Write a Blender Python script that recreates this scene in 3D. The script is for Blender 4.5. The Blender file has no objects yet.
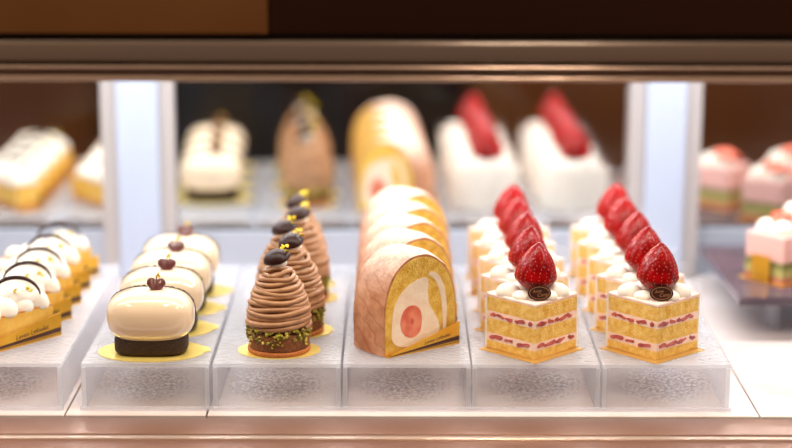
import bpy, bmesh, math, random
from mathutils import Vector, Matrix, noise
random.seed(7)
PI = math.pi
cm = 0.01
scene = bpy.context.scene
col = scene.collection

# ------------------------------------------------------------------ materials
def s2l(c):
    return tuple(((v/255)/12.92 if v/255 <= .04045 else ((v/255+.055)/1.055)**2.4) for v in c)

def mat(name, rgb, rough=.5, metal=0.0, rgb2=None, nscale=300., bump=0.0, bscale=None, coat=0.0,
        sss=0.0, spec=.5, contrast=(.35, .65), detail=4.0, bdist=.001):
    """principled surface, optional noise between two colours of the thing itself and noise bump"""
    m = bpy.data.materials.new(name); m.use_nodes = True
    nt = m.node_tree; b = nt.nodes['Principled BSDF']
    b.inputs['Base Color'].default_value = (*s2l(rgb), 1)
    b.inputs['Roughness'].default_value = rough
    b.inputs['Metallic'].default_value = metal
    b.inputs['Specular IOR Level'].default_value = spec
    b.inputs['Coat Weight'].default_value = coat
    b.inputs['Coat Roughness'].default_value = .05
    if sss:
        b.inputs['Subsurface Weight'].default_value = sss
        b.inputs['Subsurface Radius'].default_value = (1, .6, .4)
        b.inputs['Subsurface Scale'].default_value = .003
    tc = nt.nodes.new('ShaderNodeTexCoord')
    if rgb2 is not None:
        n = nt.nodes.new('ShaderNodeTexNoise'); n.inputs['Scale'].default_value = nscale
        n.inputs['Detail'].default_value = detail
        r = nt.nodes.new('ShaderNodeValToRGB')
        r.color_ramp.elements[0].position = contrast[0]; r.color_ramp.elements[1].position = contrast[1]
        r.color_ramp.elements[0].color = (*s2l(rgb), 1); r.color_ramp.elements[1].color = (*s2l(rgb2), 1)
        nt.links.new(tc.outputs['Object'], n.inputs['Vector'])
        nt.links.new(n.outputs['Fac'], r.inputs['Fac'])
        nt.links.new(r.outputs['Color'], b.inputs['Base Color'])
    if bump:
        n2 = nt.nodes.new('ShaderNodeTexNoise'); n2.inputs['Scale'].default_value = bscale or nscale
        n2.inputs['Detail'].default_value = detail
        bp = nt.nodes.new('ShaderNodeBump'); bp.inputs['Strength'].default_value = bump
        bp.inputs['Distance'].default_value = bdist
        nt.links.new(tc.outputs['Object'], n2.inputs['Vector'])
        nt.links.new(n2.outputs['Fac'], bp.inputs['Height'])
        nt.links.new(bp.outputs['Normal'], b.inputs['Normal'])
    return m

def schlick(nt, f0, f90, normal=None):
    """reflectance that rises towards grazing angles, equal on both faces of a sheet"""
    N = nt.nodes.new; L = nt.links.new
    lw = N('ShaderNodeLayerWeight'); lw.inputs['Blend'].default_value = .5
    pw = N('ShaderNodeMath'); pw.operation = 'POWER'; pw.inputs[1].default_value = 5
    mr = N('ShaderNodeMapRange'); mr.inputs['To Min'].default_value = f0; mr.inputs['To Max'].default_value = f90
    L(lw.outputs['Facing'], pw.inputs[0]); L(pw.outputs[0], mr.inputs['Value'])
    if normal: L(normal, lw.inputs['Normal'])
    return mr.outputs[0]

def clear_mat(name, tint, solid, rough=.15, emboss=0.0, escale=220., white=(244, 246, 252), f0=.03, f90=.6, milky=.5, patch=None):
    """acrylic: part see-through, part milky, with a gloss layer; optional embossed relief, with its shading tinted into a soft-edged patch"""
    m = bpy.data.materials.new(name); m.use_nodes = True
    nt = m.node_tree; nt.nodes.clear(); N = nt.nodes.new; L = nt.links.new
    out = N('ShaderNodeOutputMaterial')
    tr = N('ShaderNodeBsdfTransparent'); tr.inputs['Color'].default_value = (*tint, 1)
    pr = N('ShaderNodeBsdfPrincipled')
    pr.inputs['Base Color'].default_value = (*s2l(white), 1); pr.inputs['Roughness'].default_value = rough
    gl = N('ShaderNodeBsdfGlossy'); gl.inputs['Roughness'].default_value = rough
    tl = N('ShaderNodeBsdfTranslucent'); tl.inputs['Color'].default_value = (*s2l(white), 1)
    milk = N('ShaderNodeMixShader'); milk.inputs['Fac'].default_value = milky
    mx = N('ShaderNodeMixShader'); mx.inputs['Fac'].default_value = solid
    m2 = N('ShaderNodeMixShader')
    L(pr.outputs[0], milk.inputs[1]); L(tl.outputs[0], milk.inputs[2])
    L(tr.outputs[0], mx.inputs[1]); L(milk.outputs[0], mx.inputs[2])
    L(mx.outputs[0], m2.inputs[1]); L(gl.outputs[0], m2.inputs[2])
    L(m2.outputs[0], out.inputs['Surface'])
    nrm = None
    if emboss:
        tc = N('ShaderNodeTexCoord')
        mp = N('ShaderNodeMapping'); mp.inputs['Scale'].default_value = (1, 1, 1.9)
        n = N('ShaderNodeTexNoise'); n.inputs['Scale'].default_value = escale
        n.inputs['Detail'].default_value = .5; n.inputs['Distortion'].default_value = .25
        bp = N('ShaderNodeBump'); bp.inputs['Strength'].default_value = emboss
        bp.inputs['Distance'].default_value = .004
        L(tc.outputs['Object'], mp.inputs[0]); L(mp.outputs[0], n.inputs['Vector'])
        L(n.outputs['Fac'], bp.inputs['Height'])
        nrm = bp.outputs['Normal']
        for sh in (pr, gl):
            L(bp.outputs['Normal'], sh.inputs['Normal'])
        if patch:
            # shading of the relief put into the tint: dark flecks stand in for refraction
            r = N('ShaderNodeValToRGB'); e = r.color_ramp.elements
            e[0].position = .43; e[0].color = (*patch, 1); e[1].position = .55; e[1].color = (1, 1, 1, 1)
            L(n.outputs['Fac'], r.inputs['Fac'])
            mpp = N('ShaderNodeMapping'); mpp.inputs['Scale'].default_value = (24, 6, 62); mpp.inputs['Location'].default_value = (0, 0, .95)
            g = N('ShaderNodeTexGradient'); g.gradient_type = 'SPHERICAL'
            pw = N('ShaderNodeMath'); pw.operation = 'MULTIPLY'; pw.inputs[1].default_value = 1.8; pw.use_clamp = True
            mc = N('ShaderNodeMixRGB'); mc.inputs[1].default_value = (*tint, 1)
            L(tc.outputs['Object'], mpp.inputs[0]); L(mpp.outputs[0], g.inputs[0]); L(g.outputs['Fac'], pw.inputs[0])
            L(pw.outputs[0], mc.inputs['Fac']); L(r.outputs['Color'], mc.inputs[2]); L(mc.outputs[0], tr.inputs['Color'])
    L(schlick(nt, f0, f90, nrm), m2.inputs['Fac'])
    return m

M = {}
M['sponge'] = mat('yellow_sponge', (244, 208, 122), .85, rgb2=(222, 168, 62), nscale=190, bump=.8, bscale=700, detail=6)
M['sponge_deep'] = mat('deep_yellow_sponge', (240, 202, 98), .85, rgb2=(218, 164, 50), nscale=150, bump=.8, bscale=700, detail=6)
M['cream'] = mat('whipped_cream', (240, 229, 214), .5, sss=.1, bump=.35, bscale=260)
M['beige_cream'] = mat('beige_cream', (246, 228, 202), .5, rgb2=(240, 212, 184), nscale=120, bump=.3, bscale=300)
M['pink_cream'] = mat('strawberry_cream', (242, 204, 188), .5, rgb2=(248, 222, 208), nscale=200)
M['berry_filling'] = mat('berry_filling', (206, 104, 92), .35, rgb2=(150, 52, 54), nscale=130)
M['berry'] = mat('strawberry_skin', (172, 5, 13), .22, rgb2=(122, 0, 7), nscale=90, spec=.3)
M['seed'] = mat('strawberry_seed', (204, 116, 56), .4)
M['cut_berry'] = mat('cut_strawberry', (230, 140, 108), .4, rgb2=(212, 96, 72), nscale=110)
M['berry_core'] = mat('berry_core', (200, 92, 70), .5)
M['red_slice'] = mat('red_strawberry_slice', (226, 72, 48), .3, rgb2=(240, 120, 90), nscale=200)
M['choc'] = mat('dark_chocolate', (52, 24, 18), .36, spec=.3)
M['choc_red'] = mat('plum_chocolate', (98, 46, 42), .28, coat=.4)
M['choc_gold'] = mat('bronze_print', (172, 122, 84), .35, metal=.3)
M['choc_sponge'] = mat('chocolate_sponge', (66, 42, 26), .8, rgb2=(38, 22, 14), nscale=500, bump=.9, bscale=800)
M['crumb'] = mat('chocolate_crumb', (34, 20, 14), .7)
M['glaze'] = mat('cream_glaze', (240, 216, 186), .07, coat=1.0, sss=.12)
M['gold'] = mat('gold_card', (226, 166, 46), .3, metal=.72, rgb2=(236, 182, 70), nscale=30)
M['dull_gold'] = mat('dull_gold_card', (206, 164, 92), .35, metal=.5)
M['pale_gold'] = mat('pale_gold_card', (244, 218, 122), .3, metal=.45)
M['leaf'] = mat('gold_leaf', (240, 205, 40), .35, metal=.35)
M['brown_ink'] = mat('brown_ink', (66, 30, 12), .5)
M['chestnut'] = mat('chestnut_cream', (178, 130, 90), .45, rgb2=(158, 112, 74), nscale=150, coat=.1)
M['brown_cake'] = mat('brown_sponge', (146, 86, 44), .75, rgb2=(108, 58, 26), nscale=400, bump=.7, bscale=700)
M['biscuit'] = mat('biscuit', (196, 118, 56), .7, rgb2=(166, 92, 40), nscale=500)
M['pist'] = mat('pistachio', (172, 160, 40), .6, rgb2=(120, 118, 34), nscale=300)
M['pist_pale'] = mat('pale_pistachio', (206, 186, 86), .6)
M['pist_dark'] = mat('dark_pistachio', (112, 88, 36), .6)
M['custard'] = mat('baked_custard', (236, 190, 92), .45, rgb2=(222, 168, 62), nscale=110, bump=.2, bscale=500)
M['pastry'] = mat('pastry', (206, 140, 72), .7, rgb2=(178, 106, 48), nscale=300, bump=.5, bscale=700)
M['pink_sponge'] = mat('pink_sponge', (206, 142, 112), .7, rgb2=(180, 108, 80), nscale=300)
M['pinkmousse'] = mat('pink_mousse', (240, 186, 176), .45)
M['green'] = mat('green_jelly', (118, 116, 58), .4, rgb2=(150, 146, 84), nscale=200)
M['pale_green'] = mat('pale_green_layer', (196, 188, 122), .6, rgb2=(180, 170, 96), nscale=200)
M['slate'] = mat('slate', (92, 74, 86), .22, rgb2=(76, 62, 74), nscale=30)
M['alu'] = mat('white_metal', (174, 184, 206), .4)
M['alu_edge'] = mat('grey_metal', (178, 172, 172), .4, metal=.2)
M['rail_grey'] = mat('rail_grey', (160, 166, 180), .35)
M['tray_edge'] = clear_mat('acrylic_edge', (.985, .99, 1), .6, .2, milky=.6)
M['tray_top'] = clear_mat('acrylic_top', (.985, .99, 1), .34, .2, .12, 260, milky=.4, f90=.5)
M['tray_front'] = clear_mat('acrylic_embossed', (.99, .985, .99), .10, .1, .5, 400, patch=(.76, .75, .78), milky=.6)
M['tray_lip'] = clear_mat('acrylic_lip', (.98, .98, 1), .3, .15)
M['film'] = clear_mat('clear_film', (.995, .995, 1), .06, .08, f0=.02, f90=.25)
M['bronze'] = mat('bronze_strip', (140, 102, 84), .3, metal=.35)
M['bronze_dark'] = mat('dark_bronze_strip', (140, 100, 82), .3, metal=.3)
M['bronze_pale'] = mat('pale_bronze_strip', (226, 202, 186), .16, metal=.5, coat=.6)
M['rail_brown'] = mat('brown_rail', (134, 120, 112), .2, metal=.25, coat=.6)
M['groove'] = mat('black_groove', (12, 8, 7), .5)
M['panel_brown'] = mat('brown_panel', (120, 82, 48), .4, rgb2=(112, 74, 42), nscale=8)
M['panel_dark'] = mat('dark_brown_panel', (46, 26, 18), .3)
M['ledge'] = mat('pale_ledge', (196, 198, 216), .35)
M['case_white'] = mat('case_white', (150, 150, 154), .5)
M['shop_floor'] = mat('shop_floor', (96, 62, 40), .5, rgb2=(80, 50, 32), nscale=3)
M['shop_wall'] = mat('shop_wall', (150, 96, 58), .7, rgb2=(140, 88, 52), nscale=4)
M['shop_navy'] = mat('shop_navy', (36, 36, 46), .6)
M['shop_ceiling'] = mat('shop_ceiling', (120, 100, 84), .8)

def roll_crust_mat():
    """baked skin: tan with slanted creases that are browner, and speckled paler on what faces up"""
    m = mat('roll_crust', (204, 142, 108), .7, spec=.2)
    nt = m.node_tree; b = nt.nodes['Principled BSDF']; N = nt.nodes.new; L = nt.links.new
    tc = N('ShaderNodeTexCoord')
    n = N('ShaderNodeTexNoise'); n.inputs['Scale'].default_value = 70; n.inputs['Detail'].default_value = 7
    r = N('ShaderNodeValToRGB')
    r.color_ramp.elements[0].color = (*s2l((214, 158, 122)), 1); r.color_ramp.elements[1].color = (*s2l((184, 118, 82)), 1)
    r.color_ramp.elements[0].position = .36; r.color_ramp.elements[1].position = .66
    mp = N('ShaderNodeMapping'); mp.inputs['Rotation'].default_value = (.2, .95, .7)
    wv = N('ShaderNodeTexWave'); wv.wave_profile = 'SAW'; wv.inputs['Scale'].default_value = 32; wv.inputs['Distortion'].default_value = 5
    wv.inputs['Detail'].default_value = 3; wv.inputs['Detail Scale'].default_value = 2.0
    rw = N('ShaderNodeValToRGB')
    rw.color_ramp.elements[0].color = (*s2l((156, 94, 62)), 1); rw.color_ramp.elements[0].position = .0
    rw.color_ramp.elements[1].color = (1, 1, 1, 1); rw.color_ramp.elements[1].position = .22
    mx = N('ShaderNodeMixRGB'); mx.blend_type = 'MULTIPLY'; mx.inputs['Fac'].default_value = .38
    ge = N('ShaderNodeNewGeometry'); sp = N('ShaderNodeSeparateXYZ')
    mr = N('ShaderNodeMapRange'); mr.inputs['From Min'].default_value = .15; mr.inputs['From Max'].default_value = 1.0
    mr.inputs['To Max'].default_value = .6
    n3 = N('ShaderNodeTexNoise'); n3.inputs['Scale'].default_value = 420; n3.inputs['Detail'].default_value = 3
    ml = N('ShaderNodeMath'); ml.operation = 'MULTIPLY'
    r3 = N('ShaderNodeValToRGB'); r3.color_ramp.elements[0].position = .3; r3.color_ramp.elements[1].position = .6
    r3.color_ramp.elements[0].color = (.45, .45, .45, 1)
    su = N('ShaderNodeMixRGB'); su.inputs[2].default_value = (*s2l((250, 236, 226)), 1)  # pale tone mixed in by upward facing, broken up by fine noise
    L(tc.outputs['Object'], n.inputs['Vector']); L(tc.outputs['Object'], mp.inputs[0]); L(mp.outputs[0], wv.inputs['Vector'])
    L(n.outputs['Fac'], r.inputs['Fac']); L(wv.outputs['Fac'], rw.inputs['Fac'])
    L(r.outputs['Color'], mx.inputs[1]); L(rw.outputs['Color'], mx.inputs[2])
    L(ge.outputs['True Normal'], sp.inputs[0]); L(sp.outputs['Z'], mr.inputs['Value'])
    L(tc.outputs['Object'], n3.inputs['Vector']); L(n3.outputs['Fac'], r3.inputs['Fac'])
    L(mr.outputs[0], ml.inputs[0]); L(r3.outputs['Color'], ml.inputs[1])
    L(mx.outputs[0], su.inputs[1]); L(ml.outputs[0], su.inputs['Fac']); L(su.outputs[0], b.inputs['Base Color'])
    ad = N('ShaderNodeMath'); ad.operation = 'ADD'
    ms = N('ShaderNodeMath'); ms.operation = 'MULTIPLY'; ms.inputs[1].default_value = .5
    L(n.outputs['Fac'], ms.inputs[0]); L(ms.outputs[0], ad.inputs[0]); L(wv.outputs['Fac'], ad.inputs[1])
    bp = N('ShaderNodeBump'); bp.inputs['Strength'].default_value = .7; bp.inputs['Distance'].default_value = .0016
    L(ad.outputs[0], bp.inputs['Height']); L(bp.outputs['Normal'], b.inputs['Normal'])
    return m
M['crust'] = roll_crust_mat()

def marble_mat():
    m = mat('marble', (238, 228, 224), .22)
    nt = m.node_tree; b = nt.nodes['Principled BSDF']
    tc = nt.nodes.new('ShaderNodeTexCoord')
    n = nt.nodes.new('ShaderNodeTexNoise'); n.inputs['Scale'].default_value = 7; n.inputs['Detail'].default_value = 8
    n.inputs['Distortion'].default_value = 1.4
    r = nt.nodes.new('ShaderNodeValToRGB'); e = r.color_ramp.elements
    e[0].position = .36; e[0].color = (*s2l((212, 194, 188)), 1)
    e[1].position = .62; e[1].color = (*s2l((228, 218, 216)), 1)
    k = e.new(.47); k.color = (*s2l((224, 210, 205)), 1)
    nt.links.new(tc.outputs['Object'], n.inputs['Vector']); nt.links.new(n.outputs['Fac'], r.inputs['Fac'])
    nt.links.new(r.outputs['Color'], b.inputs['Base Color'])
    return m
M['marble'] = marble_mat()

def mirror_mat():
    m = bpy.data.materials.new('mirror'); m.use_nodes = True
    b = m.node_tree.nodes['Principled BSDF']
    b.inputs['Base Color'].default_value = (.86, .87, .86, 1); b.inputs['Metallic'].default_value = 1
    b.inputs['Roughness'].default_value = 0.0
    return m
M['mirror'] = mirror_mat()

def pane_mat():
    m = bpy.data.materials.new('clear_glass'); m.use_nodes = True
    nt = m.node_tree; nt.nodes.clear()
    out = nt.nodes.new('ShaderNodeOutputMaterial')
    tr = nt.nodes.new('ShaderNodeBsdfTransparent'); tr.inputs['Color'].default_value = (.985, .99, .985, 1)
    gl = nt.nodes.new('ShaderNodeBsdfGlossy'); gl.inputs['Roughness'].default_value = 0
    gl.inputs['Color'].default_value = (.5, .5, .5, 1)          # coated low-reflection display glass
    mx = nt.nodes.new('ShaderNodeMixShader')
    nt.links.new(schlick(nt, .02, .6), mx.inputs['Fac']); nt.links.new(tr.outputs[0], mx.inputs[1]); nt.links.new(gl.outputs[0], mx.inputs[2])
    nt.links.new(mx.outputs[0], out.inputs['Surface'])
    return m
M['pane'] = pane_mat()

# ------------------------------------------------------------------ mesh helpers (metres; numbers given in cm)
def new():
    return bmesh.new()

def finish(name, bm, material, parent=None, loc=(0, 0, 0), rot=(0, 0, 0), smooth=False, recalc=True):
    if recalc:
        bmesh.ops.recalc_face_normals(bm, faces=bm.faces[:])
    me = bpy.data.meshes.new(name); bm.to_mesh(me); bm.free()
    mats = material if isinstance(material, (list, tuple)) else [material]
    for mm in mats: me.materials.append(M[mm])
    if smooth:
        for p in me.polygons: p.use_smooth = True
    o = bpy.data.objects.new(name, me); col.objects.link(o)
    o.location = [v*cm for v in loc]; o.rotation_euler = rot
    if parent is not None: o.parent = parent
    return o

def smooth_by_angle(o, deg=40):
    me = o.data
    for p in me.polygons: p.use_smooth = True
    bm = bmesh.new(); bm.from_mesh(me)
    for e in bm.edges:
        if len(e.link_faces) == 2 and e.calc_face_angle(0) > math.radians(deg): e.smooth = False
    bm.to_mesh(me); bm.free()
    return o

def box(bm, x0, x1, y0, y1, z0, z1, bev=0.0, seg=2):
    vs = [bm.verts.new((x*cm, y*cm, z*cm)) for x in (x0, x1) for y in (y0, y1) for z in (z0, z1)]
    q = [(0, 1, 3, 2), (4, 6, 7, 5), (0, 4, 5, 1), (2, 3, 7, 6), (0, 2, 6, 4), (1, 5, 7, 3)]
    fs = [bm.faces.new([vs[i] for i in f]) for f in q]
    if bev:
        es = list({e for f in fs for e in f.edges})
        bmesh.ops.bevel(bm, geom=es, offset=bev*cm, segments=seg, affect='EDGES', profile=.5)

def prism(bm, pts, z0, z1, bev=0.0, mi=0, seg=2):
    """vertical prism over a plan outline (cm)"""
    a = [bm.verts.new((x*cm, y*cm, z0*cm)) for x, y in pts]
    b = [bm.verts.new((x*cm, y*cm, z1*cm)) for x, y in pts]
    n = len(pts)
    fs = [bm.faces.new(a[::-1]), bm.faces.new(b)]
    for i in range(n):
        fs.append(bm.faces.new((a[i], a[(i+1) % n], b[(i+1) % n], b[i])))
    for f in fs: f.material_index = mi
    if bev:
        es = list(fs[0].edges)+list(fs[1].edges)
        bmesh.ops.bevel(bm, geom=es, offset=bev*cm, segments=seg, affect='EDGES', profile=.5)

def extrude_y(bm, pts, y0, y1, bev=0.0, seg=2):
    """outline in the xz plane pushed along y (cm)"""
    a = [bm.verts.new((x*cm, y0*cm, z*cm)) for x, z in pts]
    b = [bm.verts.new((x*cm, y1*cm, z*cm)) for x, z in pts]
    n = len(pts)
    fs = [bm.faces.new(a), bm.faces.new(b[::-1])]
    for i in range(n):
        fs.append(bm.faces.new((a[i], b[i], b[(i+1) % n], a[(i+1) % n])))
    if bev:
        es = list(fs[0].edges)+list(fs[1].edges)
        bmesh.ops.bevel(bm, geom=es, offset=bev*cm, segments=seg, affect='EDGES', profile=.5)

def lathe(bm, prof, n=40, cx=0, cy=0, sy=1.0, wob=None):
    rings = []
    for r, z in prof:
        ring = []
        for i in range(n):
            a = 2*PI*i/n
            rr = r*(1+(wob(a, z) if wob else 0))
            ring.append(bm.verts.new(((cx+rr*math.cos(a))*cm, (cy+rr*sy*math.sin(a))*cm, z*cm)))
        rings.append(ring)
    for k in range(len(rings)-1):
        for i in range(n):
            bm.faces.new((rings[k][i], rings[k][(i+1) % n], rings[k+1][(i+1) % n], rings[k+1][i]))
    bm.faces.new(rings[0][::-1]); bm.faces.new(rings[-1])

def tube(bm, pts, rad, n=8, flat=1.0):
    """round bar through points (cm); rad a number or a function of t in 0..1"""
    P = [Vector(p) for p in pts]; rings = []; up0 = Vector((0, 0, 1))
    for k, p in enumerate(P):
        t = (P[min(k+1, len(P)-1)]-P[max(k-1, 0)]).normalized()
        s = t.cross(up0)
        if s.length < 1e-4: s = Vector((1, 0, 0))
        s.normalize(); u = s.cross(t).normalized()
        r = rad(k/(len(P)-1)) if callable(rad) else rad
        rings.append([bm.verts.new((p+(s*math.cos(2*PI*i/n)*r*flat+u*math.sin(2*PI*i/n)*r))*cm) for i in range(n)])
    for k in range(len(rings)-1):
        for i in range(n):
            bm.faces.new((rings[k][i], rings[k][(i+1) % n], rings[k+1][(i+1) % n], rings[k+1][i]))
    bm.faces.new(rings[0][::-1]); bm.faces.new(rings[-1])

def spow(v, e):
    return math.copysign(abs(v)**e, v)

def superell(bm, a, b, c, e1, e2, cx=0, cy=0, cz=0, nu=48, nv=28, fn=None, mi=0):
    rings = []
    for j in range(1, nv):
        v = -PI/2+PI*j/nv
        rings.append([])
        for i in range(nu):
            u = 2*PI*i/nu
            p = Vector((a*spow(math.cos(v), e1)*spow(math.cos(u), e2), b*spow(math.cos(v), e1)*spow(math.sin(u), e2), c*spow(math.sin(v), e1)))
            if fn: p = fn(p)
            rings[-1].append(bm.verts.new(((p.x+cx)*cm, (p.y+cy)*cm, (p.z+cz)*cm)))
    def pole(s):
        p = Vector((0, 0, s*c)); p = fn(p) if fn else p
        return bm.verts.new(((p.x+cx)*cm, (p.y+cy)*cm, (p.z+cz)*cm))
    bot, top = pole(-1), pole(1)
    fs = []
    for j in range(len(rings)-1):
        for i in range(nu):
            fs.append(bm.faces.new((rings[j][i], rings[j][(i+1) % nu], rings[j+1][(i+1) % nu], rings[j+1][i])))
    for i in range(nu):
        fs.append(bm.faces.new((bot, rings[0][(i+1) % nu], rings[0][i])))
        fs.append(bm.faces.new((top, rings[-1][i], rings[-1][(i+1) % nu])))
    for f in fs: f.material_index = mi; f.smooth = True

def grain(bm, p, r, mi=0, rnd=random):
    """a small irregular lump at p (cm)"""
    res = bmesh.ops.create_icosphere(bm, subdivisions=1, radius=1)
    rot = Matrix.Rotation(rnd.random()*6, 3, Vector((rnd.random()-.5, rnd.random()-.5, rnd.random()-.5+1e-3)).normalized())
    sc = Vector((r*rnd.uniform(.7, 1.3), r*rnd.uniform(.7, 1.3), r*rnd.uniform(.6, 1.1)))
    for v in res['verts']:
        q = Vector((v.co.x*sc.x, v.co.y*sc.y, v.co.z*sc.z)) * rnd.uniform(.85, 1.15)
        v.co = (rot @ q+Vector(p))*cm
        for f in v.link_faces: f.material_index = mi

def flake(bm, p, s, rnd):
    """a crumpled flake of gold leaf with thickness"""
    n = 7; top = []; bot = []
    rot = Matrix.Rotation(rnd.uniform(-1, 1), 3, 'X') @ Matrix.Rotation(rnd.uniform(-1, 1), 3, 'Y')
    for i in range(n):
        a = 2*PI*i/n; r = s*rnd.uniform(.55, 1.1)
        q = Vector((r*math.cos(a), r*math.sin(a), s*rnd.uniform(-.3, .3)))
        top.append(bm.verts.new((rot @ q+Vector(p))*cm)); bot.append(bm.verts.new((rot @ (q-Vector((0, 0, .03)))+Vector(p))*cm))
    bm.faces.new(top); bm.faces.new(bot[::-1])
    for i in range(n):
        bm.faces.new((top[i], bot[i], bot[(i+1) % n], top[(i+1) % n]))

def lettering(body, size, material, parent, loc, rot, name='lettering', shear=.25):
    cu = bpy.data.curves.new(name, 'FONT'); cu.body = body; cu.size = size*cm; cu.align_x = 'CENTER'; cu.align_y = 'CENTER'
    cu.shear = shear; cu.extrude = .00006; cu.resolution_u = 3
    t = bpy.data.objects.new('tmp_text', cu); col.objects.link(t)
    bpy.context.view_layer.update()
    me = bpy.data.meshes.new_from_object(t.evaluated_get(bpy.context.evaluated_depsgraph_get()))
    bpy.data.objects.remove(t); bpy.data.curves.remove(cu)
    me.name = name; me.materials.clear(); me.materials.append(M[material])
    o = bpy.data.objects.new(name, me); col.objects.link(o)
    o.location = [v*cm for v in loc]; o.rotation_euler = rot; o.parent = parent
    return o

def tag(o, label, cat, group=None):
    o['label'] = label; o['category'] = cat
    if group: o['group'] = group
    return o

def thing(name, label, cat, loc=(0, 0, 0), rz=0, group=None):
    o = bpy.data.objects.new(name, None); col.objects.link(o); o.empty_display_size = .01
    o.location = [v*cm for v in loc]; o.rotation_euler = (0, 0, rz)
    return tag(o, label, cat, group)

def struct(o):
    o['kind'] = 'structure'; return o

def dup(o, parent=None):
    c = o.copy(); col.objects.link(c)
    if parent is not None: c.parent = parent
    for ch in list(o.children):
        dup(ch, c)
    return c

def place(proto, first, spots, group):
    """spots: (x, y, z, rz, label)"""
    for i, (x, y, z, rz, label) in enumerate(spots):
        o = proto if (first and i == 0) else dup(proto)
        o.location = (x*cm, y*cm, z*cm); o.rotation_euler = (0, 0, rz)
        o['label'] = label; o['group'] = group

# ------------------------------------------------------------------ the display case: shell
FZ = -3.5           # marble level; tray tops are at 0
GL = -8.7           # front glass plane
bm = new()
joint = [-62, -42.6, -23.8, -13.6, 26.2, 45.2, 62]
for a, b in zip(joint[:-1], joint[1:]):
    box(bm, a+.06, b-.06, -4.5, 38, FZ-1.2, FZ, .06, 1)
struct(finish('floor_marble', bm, 'marble'))
bm = new(); box(bm, -62, 62, -4.6, 38, FZ-3, FZ-1.25)
struct(finish('floor_base', bm, 'bronze_dark'))
# front sill: stepped bronze strips
def strip(name, m, y0, y1, z0, z1, bev=.05, x0=-62, x1=62):
    b_ = new(); box(b_, x0, x1, y0, y1, z0, z1, bev, 5)
    return struct(smooth_by_angle(finish(name, b_, m), 50))
strip('trim_sill_groove', 'groove', -5.0, -4.6, FZ-3, FZ-.25, 0)
strip('trim_sill', 'bronze', -8.45, -5.0, FZ-3, FZ-.02, .08)
strip('trim_sill_channel', 'bronze_pale', -9.15, -8.45, FZ-3, FZ-.1, .1)
strip('trim_sill_front', 'bronze_dark', -11.3, -9.15, FZ-3, FZ-.25, .1)
strip('trim_sill_ledge', 'ledge', -16, -11.3, FZ-3.2, FZ-.6, .12)
bm = new(); box(bm, -62, 62, -12.5, 42, -95, FZ-3.2)
struct(finish('case_base_wall', bm, 'panel_dark'))
# glass front
bm = new(); box(bm, -61.5, 61.5, GL-.3, GL+.3, FZ-.1, 24.4)
g = struct(finish('window_front', bm, 'pane'))
# top rail, stepped
strip('trim_rail_lip', 'bronze_pale', -12.2, -9.1, 21.8, 22.12, .08)
strip('trim_rail_lower', 'rail_brown', -12.0, -9.1, 22.12, 22.6, .04)
strip('trim_rail_line', 'bronze_pale', -12.3, -9.1, 22.6, 22.84, .11)
strip('trim_rail_groove', 'groove', -11.6, -9.1, 22.84, 23.05, 0)
strip('trim_rail_band', 'rail_brown', -12.3, -9.1, 23.05, 24.45, .25)
strip('trim_rail_gap', 'groove', -11.4, -9.1, 24.45, 24.9, 0)
strip('trim_fascia_brown', 'panel_brown', -12.1, -9.1, 24.9, 34, .05, -62, -8.3)
strip('trim_fascia_dark', 'panel_dark', -11.9, -9.1, 24.9, 34, .05, -8.25, 62)
bm = new(); box(bm, -62, 62, -9, 42, 30.5, 32); struct(finish('ceiling_case', bm, 'case_white'))
for s, nm in ((-1, 'left'), (1, 'right')):
    bm = new(); box(bm, s*61 if s < 0 else 61, s*62.5 if s < 0 else 62.5, -8.3, 38, FZ, 30.5)
    struct(finish('wall_case_'+nm, bm, 'case_white'))

# mirrored sliding panels at the back and the white posts between them
def mirror_panel(x0, x1, label, yaw=0.0, yy=35.6):
    t = thing('sliding_mirror_panel', label, 'mirror', ((x0+x1)/2, yy, FZ), yaw, 'mirrored back panels of the case')
    w = (x1-x0)/2
    b_ = new(); box(b_, -w, w, 0, .5, 4.4, 33.5); finish('mirror_pane', b_, 'mirror', t)
    b_ = new(); box(b_, -w, w, -.6, 1.0, 0.02, 4.5, .1); finish('bottom_rail', b_, 'rail_grey', t)
    b_ = new(); box(b_, -w, w, -.05, .55, 4.5, 4.75, .03); finish('seal_strip', b_, 'groove', t)
mirror_panel(-60.8, -26.75, 'mirrored back panel left of both posts, reflecting the tarts')
mirror_panel(-20.0, 21.1, 'wide middle mirrored panel reflecting mousse bars, rolls and shortcakes', .026)
mirror_panel(27.75, 60.8, 'mirrored back panel right of both posts, reflecting pink mousse cakes', 0, 36.9)
def post(x0, x1, label):
    t = thing('upright_post', label, 'post', ((x0+x1)/2, 35.3, FZ), 0, 'white metal posts at the back')
    w = (x1-x0)/2
    b_ = new(); box(b_, -w+1.45, w-1.45, -.9, .9, 0.02, 33.9, .12); finish('center_face', b_, 'alu', t)
    for s in (-1, 1):
        b_ = new(); xa, xb = sorted((s*w, s*(w-1.43))); box(b_, xa, xb, -.5, .9, 0.02, 33.9, .08); finish('side_flange', b_, 'alu_edge', t)
post(-26.8, -20.1, 'white metal post behind the cream glazed mousse bars')
post(21.2, 27.7, 'white metal post behind the right-hand shortcake row')

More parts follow.
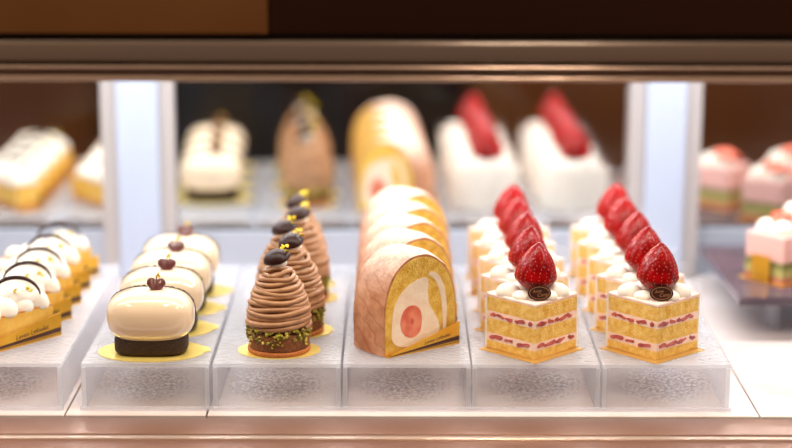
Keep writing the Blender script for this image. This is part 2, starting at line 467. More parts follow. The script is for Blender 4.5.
# ------------------------------------------------------------------ acrylic trays
def tray():
    t = thing('acrylic_tray', '', 'tray')
    W = 4.62; D0, D1 = 0, 29.5
    b_ = new(); box(b_, -W, W, D0, D1, -.3, 0, .05); finish('top_plate', b_, 'tray_top', t)
    b_ = new(); box(b_, -W+.34, W-.34, D0+.02, D0+.3, FZ+.02, -.32, .04); finish('front_panel', b_, 'tray_front', t)
    for s in (-1, 1):
        xa, xb = sorted((s*W, s*(W-.32)))
        b_ = new(); box(b_, xa, xb, D0, D1, FZ+.02, -.31, .05); finish('side_panel', b_, 'tray_edge', t)
    b_ = new(); box(b_, -W-.1, W+.1, D0-.35, D0+.01, FZ+.01, FZ+.3, .05); finish('foot_lip', b_, 'tray_lip', t)
    return t
tp = tray()
place(tp, True, [(-38.2, -3.3, 0, 0, 'clear acrylic tray under the outer row of cream tarts, beyond the photo edge'),
                 (-28.75, -3.3, 0, 0, 'clear acrylic tray under the cream-topped tart slices at far left'),
                 (-18.1, -3.3, 0, 0, 'clear acrylic tray under the cream glazed mousse bars'),
                 (-8.6, -3.3, 0, 0, 'clear acrylic tray under the chestnut cream cones'),
                 (.8, -3.3, 0, 0, 'clear acrylic tray under the sliced roll cake'),
                 (10.15, -3.3, 0, 0, 'clear acrylic tray under the inner row of strawberry shortcakes'),
                 (19.55, -3.3, 0, 0, 'clear acrylic tray under the strawberry shortcakes nearest the slate board')],
      'clear acrylic trays on the marble')

# ------------------------------------------------------------------ glazed mousse bar
def mousse_bar():
    t = thing('mousse_bar', '', 'cake')
    b_ = new()
    pts = [(3.95*math.cos(2*PI*i/56), 2.85*math.sin(2*PI*i/56)) for i in range(56)]
    k = [i for i, p in enumerate(pts) if p[0] > 0 and -.3 < p[1] < 1.0]
    for i in k: pts[i] = (pts[i][0]+.35, pts[i][1])
    prism(b_, pts, 0.01, .07, .02, seg=1); finish('gold_board', b_, 'pale_gold', t)
    b_ = new(); superell(b_, 2.68, 1.85, .7, .35, .6, cz=.76); finish('chocolate_base', b_, 'choc_sponge', t, smooth=True)
    A, B, C_, e1, e2, cz = 3.2, 2.3, 1.98, .76, .72, 2.82
    b_ = new(); superell(b_, A, B, C_, e1, e2, cz=cz, nu=72, nv=40); finish('glazed_mousse', b_, 'glaze', t, smooth=True)
    # ring of crumbs round the body behind its middle
    rnd = random.Random(3); b_ = new()
    y0 = .75
    for k in range(150):
        th = PI*(-.12+1.24*k/150); lo, hi = .1, 5
        for _ in range(40):
            mid = (lo+hi)/2; x, z = mid*math.cos(th), mid*math.sin(th)
            f = (abs(x/A)**(2/e2)+abs(y0/B)**(2/e2))**(e2/e1)+abs(z/C_)**(2/e1)
            if f < 1: lo = mid
            else: hi = mid
        grain(b_, (lo*math.cos(th), y0+rnd.uniform(-.12, .12), cz+lo*math.sin(th)), rnd.uniform(.06, .11), 0, rnd)
    finish('crumb_ring', b_, 'crumb', t)
    # little chocolate heart standing on top
    b_ = new(); pts = []
    for i in range(36):
        a = 2*PI*i/36
        pts.append((  .70*math.sin(a)**3, .70*(13*math.cos(a)-5*math.cos(2*a)-2*math.cos(3*a)-math.cos(4*a))/16))
    extrude_y(b_, pts, -.18, .18, .08); h = finish('chocolate_heart', b_, 'choc_red', t, (.45, -.2, cz+C_+.30), (-.45, .1, .15)); smooth_by_angle(h, 50)
    b_ = new(); rnd = random.Random(5)
    for k in range(4): flake(b_, (.55+rnd.uniform(-.15, .15), .05+rnd.uniform(-.12, .1), cz+C_+.8+rnd.uniform(0, .25)), .16, rnd)
    finish('gold_leaf', b_, 'leaf', t)
    return t
mb = mousse_bar()
place(mb, True, [(-17.95, -.25, 0, 0, 'front cream glazed mousse bar with chocolate heart, fully in view on gold oval'),
                 (-17.9, 5.75, 0, .02, 'second glazed mousse bar, directly behind the front one'),
                 (-17.85, 11.6, 0, -.02, 'third glazed mousse bar from the glass'),
                 (-17.7, 16.9, 0, .03, 'rearmost glazed mousse bar, whitest, in front of the post')], 'glazed mousse bars')

# ------------------------------------------------------------------ mont blanc
def mont_blanc(seed):
    rnd = random.Random(seed)
    t = thing('mont_blanc', '', 'cake')
    b_ = new(); prism(b_, [(3.05*math.cos(2*PI*i/48), 2.36*math.sin(2*PI*i/48)) for i in range(48)], .01, .07, .02, seg=1)
    finish('gold_board', b_, 'pale_gold', t)
    R = 2.3
    b_ = new(); lathe(b_, [(R-.1, .08), (R, .14), (R+.02, .34), (R-.06, .42)], 48); finish('biscuit_base', b_, 'biscuit', t, smooth=True)
    b_ = new(); lathe(b_, [(R-.12, .42), (R-.05, .5), (R-.05, 1.55), (R-.2, 1.75)], 48, wob=lambda a, z: .012*math.sin(5*a+z*3)); finish('brown_sponge', b_, 'brown_cake', t, smooth=True)
    b_ = new()
    for k in range(260):
        a = rnd.uniform(0, 2*PI); z = rnd.uniform(1.25, 2.1) if rnd.random() < .85 else rnd.uniform(.8, 1.3)
        r = R+rnd.uniform(-.08, .1)
        grain(b_, (r*math.cos(a), r*math.sin(a), z), rnd.uniform(.08, .17), rnd.choice((0, 0, 1, 2)), rnd)
    finish('pistachio_crumbs', b_, ['pist', 'pist_pale', 'pist_dark'], t)
    # core and piped strands
    prof = [(2.16, 1.7), (2.24, 2.4), (2.2, 3.1), (2.02, 3.9), (1.74, 4.7), (1.38, 5.4), (.95, 6.05), (.6, 6.4)]
    def rad(z):
        for (r0, z0), (r1, z1) in zip(prof[:-1], prof[1:]):
            if z <= z1: return r0+(r1-r0)*max(0, (z-z0))/(z1-z0)
        return prof[-1][0]
    b_ = new(); lathe(b_, [(r-.2, z) for r, z in prof], 40)
    loops = 14; N = 44; pts = []
    ph = rnd.uniform(0, 6)
    for k in range(loops*N+1):
        a = 2*PI*k/N; u = k/(loops*N)
        z = 2.0+4.3*u+.07*math.sin(a*1.0+ph+u*9)+.06*math.sin(2*a+ph*2+u*30)+.03*math.sin(3*a+u*50)
        r = rad(z)-.02+.05*math.sin(a*1.35+ph)+.045*math.sin(a*.61)+.03*math.sin(a*2.3+u*20)
        pts.append((r*math.cos(a+ph), r*math.sin(a+ph), z))
    tube(b_, pts, lambda u:   .215-.03*u+.015*math.sin(u*70), 8)
    finish('chestnut_cream', b_, 'chestnut', t, smooth=True)
    b_ = new(); superell(b_, .66, .66, .5, 1, 1, cz=6.68, cy=-.12, nu=24, nv=14); finish('cream_pearl', b_, 'cream', t, smooth=True)
    # chocolate shell: a thick cap like half a chestnut husk, tilted over the pearl
    b_ = new()
    def husk(p):
        d = math.hypot(p.x, p.y)
        z = p.z if p.z > 0 else -p.z*.62
        return Vector((p.x*(1-.22*max(0, -p.y)), p.y, z-.22*d*d))
    superell(b_, 1.05, .92, .5, .95, 1, nu=32, nv=16, fn=husk)
    finish('chocolate_shell', b_, 'choc', t, (-.12, .0, 7.12), (.22, -.28, .3), smooth=True)
    b_ = new()
    for k in range(6): flake(b_, (.5+rnd.uniform(-.25, .3), .1+rnd.uniform(-.25, .3), 7.5+rnd.uniform(-.1, .45)), .17, rnd)
    finish('gold_leaf', b_, 'leaf', t)
    return t
m1 = mont_blanc(11)
place(m1, True, [(-8.6, .1, 0, 0, 'front chestnut cream cone with dark chocolate shell, nearest the glass'),
                 (-7.8, 4.95, .07, .22, 'second chestnut cream cone, peeking out right behind the front one'),
                 (-8.65, 9.8, 0, -.2, 'third chestnut cream cone, its left side showing behind the front one'),
                 (-7.75, 14.6, .07, .15, 'fourth chestnut cream cone, second from the back'),
                 (-8.1, 19.45, 0, -.1, 'rearmost chestnut cream cone with bright gold leaf')], 'chestnut cream cones')

# ------------------------------------------------------------------ gold card with printed flap
def flap_card(t, x0, x1, y0, y1, h0, h1, text, tsize, stripe_to=1.0):
    """card under a slice; its front edge (at y0) is folded up as a wedge, printed"""
    b_ = new(); box(b_, x0, x1, y0, y1, .01, .07, .01, 1); g_ = finish('gold_board', b_, 'gold', t)
    L = x1-x0
    b_ = new(); extrude_y(b_, [(x0, .07), (x1, .07), (x1, h1), (x0, h0)], y0, y0+.07)
    f_ = finish('folded_flap', b_, 'gold', t)
    def edge(u, k0, k1):               # point at u along the card, k of the way up the flap
        return (x0+u*L, .07+(h0+(h1-h0)*u-.07)*(k0+(k1-k0)*u))
    for (a0, a1), (c0, c1) in (((.22, .14), (.50, .36)), ((.1, .05), (.16, .09))):
        b_ = new(); extrude_y(b_, [edge(.02, a0, a0), edge(.995, a1, a1), edge(.995, c1, c1), edge(.02, c0, c0)], y0-.012, y0-.001)
        finish('printed_stripe', b_, 'brown_ink', f_)
    zc = edge(.68, .58, .58)
    sl = math.atan2((h1-h0)*.5, L)
    lettering(text, tsize, 'brown_ink', f_, (zc[0], y0-.012, zc[1]), (Matrix.Rotation(-sl, 3, 'Y') @ Matrix.Rotation(PI/2, 3, 'X')).to_euler())
    return g_

# ------------------------------------------------------------------ roll cake slice
def arch(w, h, n=40, ex=2.15, base=0.0, cx=0.0, bulge=0.0):
    pts = [(cx-w/2, base)]
    for i in range(n+1):
        a = PI-PI*i/n
        pts.append((cx+w/2*spow(math.cos(a), 2/ex)*(1+0*bulge), base+.35*h+.65*h*spow(max(math.sin(a), 0), 2/ex)))
    pts.append((cx+w/2, base))
    return pts
def roll_slice():
    t = thing('roll_cake_slice', '', 'cake')
    W, H, T = 6.6, 7.1, 3.85       # face width, height, thickness
    y0, y1 = -T/2, T/2
    z0 = .08
    # crust shell with a wavy skin
    b_ = new(); outer = arch(W, H, base=z0); inner = arch(W-.24, H-.14, base=z0)
    ny = 14; rows_o = []; rows_i = []
    for j in range(ny+1):
        y = y0+.03+(T-.06)*j/ny
        ro = []
        for k, (x, z) in enumerate(outer):
            nz = noise.noise(Vector((x*.9, y*.9, z*.9)))*.06+noise.noise(Vector((x*2.3, y*2.3, z*2.3)))*.03
            bow = .26*math.sin(PI*j/ny)**.6+.04
            ro.append(b_.verts.new(((x*(1+nz*.3)+math.copysign(bow*1.1, x)*(abs(x)/(W/2)))*cm, y*cm, (z+(nz+bow)*(1 if z > 2 else 0))*cm)))
        rows_o.append(ro)
        rows_i.append([b_.verts.new((x*cm, y*cm, z*cm)) for x, z in inner])
    n = len(outer)
    for j in range(ny):
        for k in range(n-1):
            b_.faces.new((rows_o[j][k], rows_o[j+1][k], rows_o[j+1][k+1], rows_o[j][k+1]))
            b_.faces.new((rows_i[j][k], rows_i[j][k+1], rows_i[j+1][k+1], rows_i[j+1][k]))
        b_.faces.new((rows_o[j][0], rows_i[j][0], rows_i[j+1][0], rows_o[j+1][0])); b_.faces.new((rows_o[j][-1], rows_o[j+1][-1], rows_i[j+1][-1], rows_i[j][-1]))
    for jj in (0, ny):
        for k in range(n-1): b_.faces.new((rows_o[jj][k], rows_o[jj][k+1], rows_i[jj][k+1], rows_i[jj][k]))
    c_ = finish('baked_skin', b_, 'crust', t); smooth_by_angle(c_, 50)
    b_ = new(); extrude_y(b_, arch(W-.2, H-.12, base=z0), y0-.02, y1+.02, .06); s_ = finish('sponge', b_, 'sponge_deep', t); smooth_by_angle(s_, 40)
    # cream filling with the fruit in it, sponge curling round it
    def spline(P, k=6):
        n_ = len(P); out = []
        for i in range(n_):
            p0, p1, p2, p3 = (Vector(P[(i+d) % n_]) for d in (-1, 0, 1, 2))
            for q in range(k):
                u = q/k
                out.append(tuple(.5*(2*p1+(p2-p0)*u+(2*p0-5*p1+4*p2-p3)*u*u+(3*p1-p0-3*p2+p3)*u**3)))
        return out
    def blob(cx, cz, rx, rz, lean=0.0, n_=40, ex=2.0):
        return [(cx+rx*spow(math.cos(a), 2/ex)+lean*math.sin(a)*rz, cz+rz*spow(math.sin(a), 2/ex)) for a in (2*PI*i/n_ for i in range(n_))]
    core = [(-2.55, 1.1), (-2.62, 2.3), (-2.42, 3.5), (-1.95, 4.4), (-1.15, 5.1), (-.2, 5.45), (.5, 5.5), (.72, 5.0), (.66, 4.2), (.8, 3.4), (1.2, 2.7), (1.62, 2.0), (1.72, 1.3), (1.2, .7), (-.1, .5), (-1.7, .5)]
    core = [(x+.09*noise.noise(Vector((x*1.7, z*1.7, 3))), z+.09*noise.noise(Vector((x*1.7, z*1.7, 9)))) for x, z in core]
    b_ = new(); extrude_y(b_, spline(core), y0-.04, y1+.04, .02); finish('cream_filling', b_, 'beige_cream', t)
    # curl of cream up the right side
    def band(pts, wd):
        l = []; r = []
        P = [Vector(p) for p in pts]
        for k, p in enumerate(P):
            tn = (P[min(k+1, len(P)-1)]-P[max(k-1, 0)]).normalized(); nn = Vector((-tn.y, tn.x))
            w_ = wd*(1-.5*abs(2*k/(len(P)-1)-1)**3)
            l.append(tuple(p+nn*w_)); r.append(tuple(p-nn*w_))
        return l+r[::-1]
    def bez(a, b, c, d, n_=16):
        return [tuple(Vector(a)*(1-u)**3+Vector(b)*3*u*(1-u)**2+Vector(c)*3*u*u*(1-u)+Vector(d)*u**3) for u in (i/n_ for i in range(n_+1))]
    b_ = new(); extrude_y(b_, band(bez((.75, 5.75), (1.75, 5.6), (2.35, 4.2), (2.2, 1.2)), .24), y0-.032, y1+.032); finish('cream_swirl', b_, 'beige_cream', t)
    b_ = new(); extrude_y(b_, spline([(-.95, 1.12), (-.15, 1.35), (.1, 2.2), (-.05, 3.1), (-.7, 3.55), (-1.45, 3.35), (-1.85, 2.5), (-1.65, 1.6)]), y0-.055, y1+.055, .03)
    sb = finish('strawberry_center', b_, 'cut_berry', t)
    b_ = new(); extrude_y(b_, blob(-.8, 2.35, .14, .24), y0-.062, y1+.062); finish('strawberry_core', b_, 'berry_core', sb)
    flap_card(t, -3.2, 3.4, y0-.36, y1+.02, .10, 1.75, 'Leven Lefoulet', .40)
    return t
rs = roll_slice()
TH = math.radians(36)
place(rs, True, [(.68, 1.75+5.3*i, 0, TH, l) for i, l in enumerate((
    'front roll cake slice, cut face with strawberry centre and gold flap showing',
    'second roll cake slice, pressed against the back of the front one',
    'middle roll cake slice of the five',
    'fourth roll cake slice, one before the rearmost',
    'rearmost roll cake slice, palest crown, facing the mirror'))], 'roll cake slices')

# ------------------------------------------------------------------ strawberry shortcake
def wedge(r, n=20, tipr=.1, ang=PI/4):
    pts = []
    for i in range(n+1):
        a = PI/2-ang+2*ang*i/n
        pts.append((r*math.cos(a), r*math.sin(a)))
    pts.append((-.08, .12)); pts.append((0, .02)); pts.append((.08, .12))
    return pts
def make_strawberry(bm, H=3.8, R=1.6, nu=52, nv=44, seed=1):
    rnd = random.Random(seed)
    def prof(u):                      # u 0 base .. 1 tip
        return R*(math.sin(min(u/.34, 1)*PI/2)**.75)*(1-max(0, (u-.26)/.74)**1.75)**.78
    seeds = []
    nrow = 13
    for k in range(nrow):
        u = .14+.80*k/(nrow-1); m_ = max(3, int(prof(u)*2*PI/.52))
        for i in range(m_): seeds.append((u, 2*PI*(i+.5*(k % 2))/m_+rnd.uniform(-.06, .06)))
    spts = [Vector((prof(u)*math.cos(a), prof(u)*math.sin(a), u*H)) for u, a in seeds]
    rings = []
    for j in range(nv+1):
        u = .004+.992*j/nv
        ring = []
        for i in range(nu):
            a = 2*PI*i/nu
            p = Vector((prof(u)*math.cos(a), prof(u)*math.sin(a), u*H))
            d = min((p-s).length_squared for s in spts)
            k = 1-.075*math.exp(-d/.018)
            lump = 1+.03*math.sin(3*a+1)+.02*math.sin(2*a+u*4)
            ring.append(bm.verts.new((p.x*k*lump*cm, p.y*k*lump*cm, p.z*cm)))
        rings.append(ring)
    for j in range(nv):
        for i in range(nu):
            f = bm.faces.new((rings[j][i], rings[j][(i+1) % nu], rings[j+1][(i+1) % nu], rings[j+1][i])); f.smooth = True
    bm.faces.new(rings[0][::-1]); bm.faces.new(rings[-1])
    for (u, a), s in zip(seeds, spts):
        lump = 1+.03*math.sin(3*a+1)+.02*math.sin(2*a+u*4)
        c = Vector((s.x*.945*lump, s.y*.945*lump, s.z))
        res = bmesh.ops.create_icosphere(bm, subdivisions=1, radius=1)
        out = Vector((math.cos(a), math.sin(a), .3)).normalized(); tn = Vector((-math.sin(a), math.cos(a), 0)); up = out.cross(tn)
        for v in res['verts']:
            q = v.co.copy()
            v.co = (c+out*q.x*.04+tn*q.y*.036+up*q.z*.066)*cm
            for f in v.link_faces: f.material_index = 1; f.smooth = True
def filling(bm, r, z, rnd, hh):
    """berry pieces flush with the two cut faces of the wedge"""
    for s in (-1, 1):
        d = Vector((s*math.sin(PI/4), math.cos(PI/4), 0)); nrm = Vector((s*math.cos(PI/4), -math.sin(PI/4), 0))
        x = rnd.uniform(.15, .5)
        while x < r-.5:
            L = rnd.uniform(.3, 1.3)
            n_ = 12; a_ = []; b2 = []
            zz = z+rnd.uniform(-.1, .1)*hh*2
            tl = rnd.uniform(-.18, .18)
            for i in range(n_):
                an = 2*PI*i/n_; u = L/2*spow(math.cos(an), .7); w = hh*rnd.uniform(.35, 1.25)*spow(math.sin(an), .7)
                p = d*(x+L/2+u)+Vector((0, 0, zz+w+u*tl))
                a_.append(bm.verts.new((p+nrm*.035)*cm)); b2.append(bm.verts.new((p-nrm*.3)*cm))
            bm.faces.new(a_); bm.faces.new(b2[::-1])
            for i in range(n_): bm.faces.new((a_[i], b2[i], b2[(i+1) % n_], a_[(i+1) % n_]))
            x += L+rnd.uniform(-.1, .4)
def dollop(bm, cx, cy, cz, r, h, rnd):
    def fn(p):
        k = 1+.04*math.sin(3*math.atan2(p.y, p.x)+cx)
        return Vector((p.x*k, p.y*k, p.z if p.z > 0 else p.z*.35))
    superell(bm, r, r, h, .95, 1, cx, cy, cz, 22, 14, fn)
def shortcake(seed):
    rnd = random.Random(seed)
    t = thing('strawberry_shortcake', '', 'cake')
    R = 4.72
    b_ = new()
    pts = [(x*1.0, y-.75) for x, y in [(5.3*math.cos(PI/4+PI/2*i/16)*1.04, 5.25*math.sin(PI/4+PI/2*i/16)) for i in range(17)]]
    pts += [(0, -.85)]
    prism(b_, pts, .01, .07, .01, seg=1); finish('gold_board', b_, 'dull_gold', t)
    for z0, z1 in ((.08, .72), (1.25, 2.4), (2.92, 3.98)):
        b_ = new(); prism(b_, wedge(R), z0, z1, .04); o = finish('sponge_layer', b_, 'sponge', t)
    for z0, z1 in ((.70, 1.27), (2.38, 2.94)):
        b_ = new(); prism(b_, wedge(R-.03), z0, z1); o = finish('cream_layer', b_, 'pink_cream', t)
        b_ = new(); filling(b_, R, (z0+z1)/2, rnd, .17); finish('strawberry_filling', b_, 'berry_filling', o)
    b_ = new(); prism(b_, wedge(R+.02), 3.96, 4.24, .1, seg=3); o = finish('top_cream', b_, 'pink_cream', t); smooth_by_angle(o, 60)
    # frosted outer side
    b_ = new(); n = 20; vs = []
    for rr, zz in ((R-.05, .08), (R+.12, .08), (R+.12, 4.1), (R-.0, 4.3), (R-.05, 4.2)):
        vs.append([b_.verts.new((rr*math.cos(PI/4+PI/2*i/n)*cm, rr*math.sin(PI/4+PI/2*i/n)*cm, zz*cm)) for i in range(n+1)])
    for k in range(5):
        for i in range(n): b_.faces.new((vs[k][i], vs[k][i+1], vs[(k+1) % 5][i+1], vs[(k+1) % 5][i]))
    for i in (0, n): b_.faces.new([vs[k][i] for k in range(5)])
    o = finish('side_frosting', b_, 'cream', t); smooth_by_angle(o, 50)
    for dx, dy, r, h in ((-1.75, 3.05, .95, .78), (1.75, 3.05, .95, .8), (-.62, 3.75, .95, .8), (.75, 3.75, .92, .85), (-.85, 1.95, .72, .5), (.95, 1.95, .8, .58)):
        b_ = new(); dollop(b_, dx, dy, 4.26, r, h, rnd); finish('cream_dollop', b_, 'cream', t, smooth=True)
    b_ = new(); make_strawberry(b_, seed=seed); finish('strawberry', b_, ['berry', 'seed'], t, (.12, 2.75, 4.45), (.06, .05, .3*seed))
    # oval chocolate plaque leaning on the berry
    pl = None
    b_ = new(); extrude_y(b_, [(.86*math.cos(2*PI*i/40), .55*math.sin(2*PI*i/40)) for i in range(40)], -.07, .07, .03)
    pl = finish('chocolate_plaque', b_, 'choc', t, (.35, 1.03, 4.82), (-.30, 0, .08)); smooth_by_angle(pl, 50)
    b_ = new()
    ring = [[(s*.70*math.cos(2*PI*i/40), s2*.42*math.sin(2*PI*i/40)) for i in range(40)] for s, s2 in ((1, 1), (1.06, 1.09))]
    va = [[b_.verts.new((x*cm, y*cm, z*cm)) for x, z in rg] for rg in ring for y in (-.085,)]
    vb = [[b_.verts.new((x*cm, -.06*cm, z*cm)) for x, z in rg] for rg in ring]
    for i in range(40):
        j = (i+1) % 40
        b_.faces.new((va[0][i], va[0][j], va[1][j], va[1][i])); b_.faces.new((va[1][i], va[1][j], vb[1][j], vb[1][i])); b_.faces.new((va[0][j], va[0][i], vb[0][i], vb[0][j]))
    finish('printed_oval', b_, 'choc_gold', pl)
    lettering('Anne', .3, 'choc_gold', pl, (-.18, -.08, .13), (PI/2, -.1, 0))
    lettering('Cony', .36, 'choc_gold', pl, (.2, -.08, -.13), (PI/2, -.1, 0))
    # clear film round the outer side, taller than the cake
    b_ = new(); n = 24; vs = []
    for rr, zz in ((R+.15, .1), (R+.18, .1), (R+.18, 5.2), (R+.15, 5.2)):
        vs.append([b_.verts.new((rr*math.cos(PI/4-.03+(PI/2+.06)*i/n)*cm, rr*math.sin(PI/4-.03+(PI/2+.06)*i/n)*cm, zz*cm)) for i in range(n+1)])
    for k in range(4):
        for i in range(n): b_.faces.new((vs[k][i], vs[k][i+1], vs[(k+1) % 4][i+1], vs[(k+1) % 4][i]))
    for i in (0, n): b_.faces.new([vs[k][i] for k in range(4)])
    finish('clear_film', b_, 'film', t)
    return t
sc = shortcake(2)
place(sc, True, [(x, y, 0, rz, l) for x, y, rz, l in (
    (10.05, -2.5, .0, 'front strawberry shortcake of the inner row, beside the roll cake'),
    (9.95, 2.8, .03, 'second strawberry shortcake of the row beside the roll cake'),
    (9.85, 8.1, -.03, 'middle strawberry shortcake of the row beside the roll cake'),
    (9.7, 13.4, .02, 'fourth strawberry shortcake of the row beside the roll cake'),
    (9.55, 18.7, 0, 'rearmost strawberry shortcake of the row beside the roll cake'),
    (18.85, -2.5, -.05, 'front strawberry shortcake of the outer row, nearest the slate board'),
    (18.8, 2.9, .02, 'second strawberry shortcake of the row nearest the slate board'),
    (18.6, 8.3, -.02, 'middle strawberry shortcake of the row nearest the slate board'),
    (18.4, 13.8, .03, 'fourth strawberry shortcake of the row nearest the slate board'),
    (18.3, 19.3, 0, 'rearmost strawberry shortcake of the row nearest the slate board, pinkest tip'))],
    'strawberry shortcakes')

# ------------------------------------------------------------------ cream tart slices
def tart():
    rnd = random.Random(9)
    t = thing('cream_tart_slice', '', 'tart')
    L, T, H = 8.2, 2.55, 2.55      # origin: right end of the front face, at its foot
    b_ = new(); box(b_, -L, 0, 0, T, .08, .5, .04); finish('pastry_base', b_, 'pastry', t)
    b_ = new(); box(b_, -L+.02, -.02, .02, T-.02, .5, H-.12, .05); finish('custard_filling', b_, 'custard', t)
    b_ = new(); box(b_, -L, 0, 0, T, H-.13, H, .05); finish('browned_top', b_, 'pastry', t)
    k = 0
    for i in range(5):
        for j in range(2):
            cx = -.85-1.5*i+rnd.uniform(-.12, .12); cy = .72+1.1*j+rnd.uniform(-.06, .06)
            b_ = new(); dollop(b_, cx, cy, H-.02, rnd.uniform(.82, .95), rnd.uniform(.85, 1.1), rnd)
            finish('cream_dollop', b_, 'cream', t, smooth=True)
    b_ = new(); dollop(b_, -2.2, 1.3, H+.55, 1.15, 1.05, rnd); finish('cream_dollop', b_, 'cream', t, smooth=True)
    b_ = new()
    pts = []
    for i in range(25):
        a = PI*(.04+.92*i/24)
        pts.append((-2.5-2.0*math.cos(a)*-.75, 1.3-2.0*math.cos(a)*.55, H+.7+1.6*math.sin(a)))
    tube(b_, pts, lambda u: .06+.11*math.sin(PI*min(1, u*1.02)), 8, 1.0); finish('chocolate_arc', b_, 'choc', t, smooth=True)
    b_ = new()
    for i in range(7): flake(b_, (-2.2+rnd.uniform(-.8, .8), .65+rnd.uniform(-.3, .5), H+1.3+rnd.uniform(-.1, .3)), .2, rnd)
    finish('gold_leaf', b_, 'leaf', t)
    flap_card(t, -L-.1, .5, -.26, T+.02, .45, 1.8, 'Leven Lefoulet', .52)
    return t
tr_ = tart()
TT = math.radians(50)
spots = [(-25.85, 3.7+4.6*i, 0, TT, l) for i, l in enumerate((
    'front cream tart slice with printed gold flap, cut by the left photo edge',
    'second cream tart slice, just behind the front tart',
    'middle cream tart slice of the tart row',
    'fourth cream tart slice, one before the rearmost tart',
    'rearmost cream tart slice, its chocolate arc highest'))]
spots += [(-35.3, 3.9+4.6*i, 0, TT, l) for i, l in enumerate((
    'front tart slice of the outer tart row, seen only in the mirror',
    'second tart slice of the outer tart row, seen only in the mirror',
    'third tart slice of the outer tart row, seen only in the mirror',
    'fourth tart slice of the outer tart row, seen only in the mirror',
    'rear tart slice of the outer tart row, largest in the mirror'))]
place(tr_, True, spots, 'cream tart slices')

# ------------------------------------------------------------------ slate board with pink mousse cakes
st = thing('slate_board', 'dark plum slate board right of the shortcakes, holding pink mousse cakes', 'board', (39.1, 24.8, -.7), .02)
bm = new(); box(bm, -11.2, 11.2, -9.3, 9.2, 0.0, .7, .05); finish('slab', bm, 'slate', st)
for sx in (-1, 1):
    for sy in (-1, 1):
        b_ = new(); box(b_, sx*7.6-.5, sx*7.6+.5, sy*5.6-.5, sy*5.6+.5, -2.78, -.01, .05); finish('leg', b_, 'tray_lip', st)
def pink_cake():
    t = thing('pink_mousse_cake', '', 'cake'); rnd = random.Random(4)
    h = 2.1
    b_ = new(); box(b_, -h-.35, h+.35, -h-.35, h+.35, .01, .07, .01, 1); g_ = finish('gold_board', b_, 'gold', t)
    b_ = new(); box(b_, -h-.35, -h-.29, -.9, 1.1, .07, 2.3, .01, 1); finish('upright_tab', b_, 'gold', g_)
    for nm, m, z0, z1 in (('sponge_layer', 'pink_sponge', .08, .62), ('pistachio_layer', 'pale_green', .62, 1.3), ('green_layer', 'green', 1.3, 1.85), ('pink_mousse', 'pinkmousse', 1.85, 4.1)):
        b_ = new(); box(b_, -h, h, -h, h, z0, z1, .05 if m != 'pinkmousse' else .12); finish(nm, b_, m, t)
    for dx, dy, r, hh in ((-1.0, -.9, 1.0, 1.2), (-.9, .9, 1.0, 1.1), (.9, 1.0, 1.0, 1.0)):
        b_ = new(); dollop(b_, dx, dy, 4.08, r, hh, rnd); finish('cream_dollop', b_, 'cream', t, smooth=True)
    for (dx, dy, z, rx, ry) in ((.75, -.95, 5.0, .5, .2), (.1, .1, 5.35, -.15, -.1), (.9, .9, 5.3, .1, .3)):
        b_ = new(); superell(b_, 1.1, .85, .2, .5, 1, 0, 0, 0, 24, 8)
        finish('strawberry_slice', b_, 'red_slice', t, (dx, dy, z), (rx, ry, rnd.uniform(0, 3)), smooth=True)
    return t
pc = pink_cake()
place(pc, True, [(32.7, 21.9, 0, math.radians(38), 'pink mousse cake with green layer and strawberry slices, at slate corner by photo edge'),
                 (39.8, 20.6, 0, math.radians(42), 'pink mousse cake on the slate just right of the photo edge'),
                 (36.4, 28.6, 0, math.radians(36), 'pink mousse cake at the slate back, reflected in the right mirror'),
                 (43.4, 28.2, 0, math.radians(40), 'outermost pink mousse cake at the slate back, seen reflected')], 'pink mousse cakes')

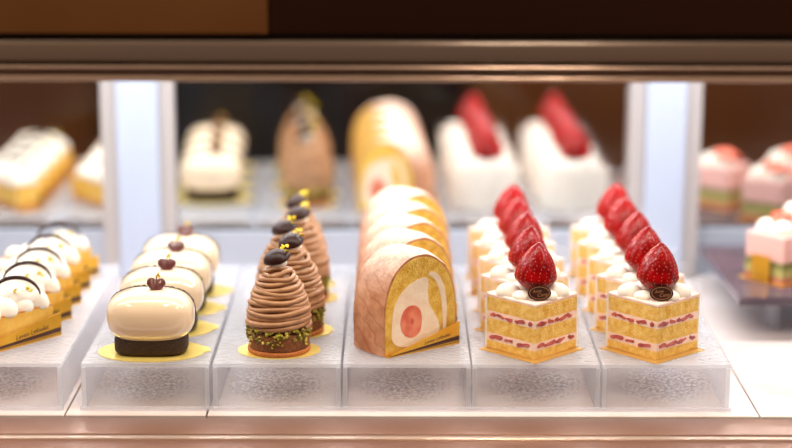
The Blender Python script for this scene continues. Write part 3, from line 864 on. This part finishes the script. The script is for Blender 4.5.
# ------------------------------------------------------------------ the shop in front of and around the case
def slab(name, m, x0, x1, y0, y1, z0, z1):
    b_ = new(); box(b_, x0, x1, y0, y1, z0, z1); return struct(finish(name, b_, m))
slab('floor_shop', 'shop_floor', -260, 260, -330, 170, -100, -95)
slab('ceiling_shop', 'shop_ceiling', -260, 260, -330, 170, 175, 180)
slab('wall_front', 'shop_wall', -260, 260, -335, -330, -95, 175)
slab('wall_left', 'shop_wall', -265, -260, -330, 170, -95, 175)
slab('wall_right', 'shop_wall', 260, 265, -330, 170, -95, 175)
slab('wall_back', 'shop_wall', -260, 260, 170, 175, -95, 175)
slab('trim_dark_panel', 'shop_navy', -85, 40, -330, -327, -94.9, 120)

# ------------------------------------------------------------------ light
def area(name, loc, rot, sx, sy, power, color):
    l = bpy.data.lights.new(name, 'AREA'); l.shape = 'RECTANGLE'; l.size = sx*cm; l.size_y = sy*cm
    l.energy = power; l.color = color
    o = bpy.data.objects.new(name, l); col.objects.link(o); o.location = [v*cm for v in loc]; o.rotation_euler = rot
    return o
area('led_strip_front', (0, -6.0, 29.8), (math.radians(20), 0, 0), 112, 2.0, 1.9, (1, .93, .85))
area('led_strip_back', (0, 22, 29.5), (math.radians(-4), 0, 0), 112, 2.0, 3.9, (.97, .98, 1))
for i, (x, y) in enumerate(((-120, -120), (25, -115), (170, -130))):
    area('ceiling_lamp', (x, y, 172), (0, 0, 0), 26, 26, 16, (1, .76, .54))

w = bpy.data.worlds.new('shop_ambient'); scene.world = w; w.use_nodes = True
w.node_tree.nodes['Background'].inputs[0].default_value = (.05, .04, .035, 1)

# ------------------------------------------------------------------ camera
cam = bpy.data.cameras.new('camera'); cam.lens = 85; cam.sensor_width = 36
co = bpy.data.objects.new('camera', cam); col.objects.link(co)
co.location = (0, -1.325, .397); co.rotation_euler = (Matrix.Rotation(math.radians(90-12.8), 3, 'X') @ Matrix.Rotation(.0022, 3, 'Z')).to_euler()
cam.clip_start = .01
cam.dof.use_dof = True; cam.dof.focus_distance = 1.358; cam.dof.aperture_fstop = 2.3; cam.dof.aperture_blades = 0
scene.camera = co
scene.view_settings.view_transform = 'Standard'; scene.view_settings.look = 'None'
scene.view_settings.gamma = 1; scene.view_settings.use_curve_mapping = False
scene.view_settings.exposure = 0.32
scene.cycles.transparent_max_bounces = 32
scene.cycles.max_bounces = 12
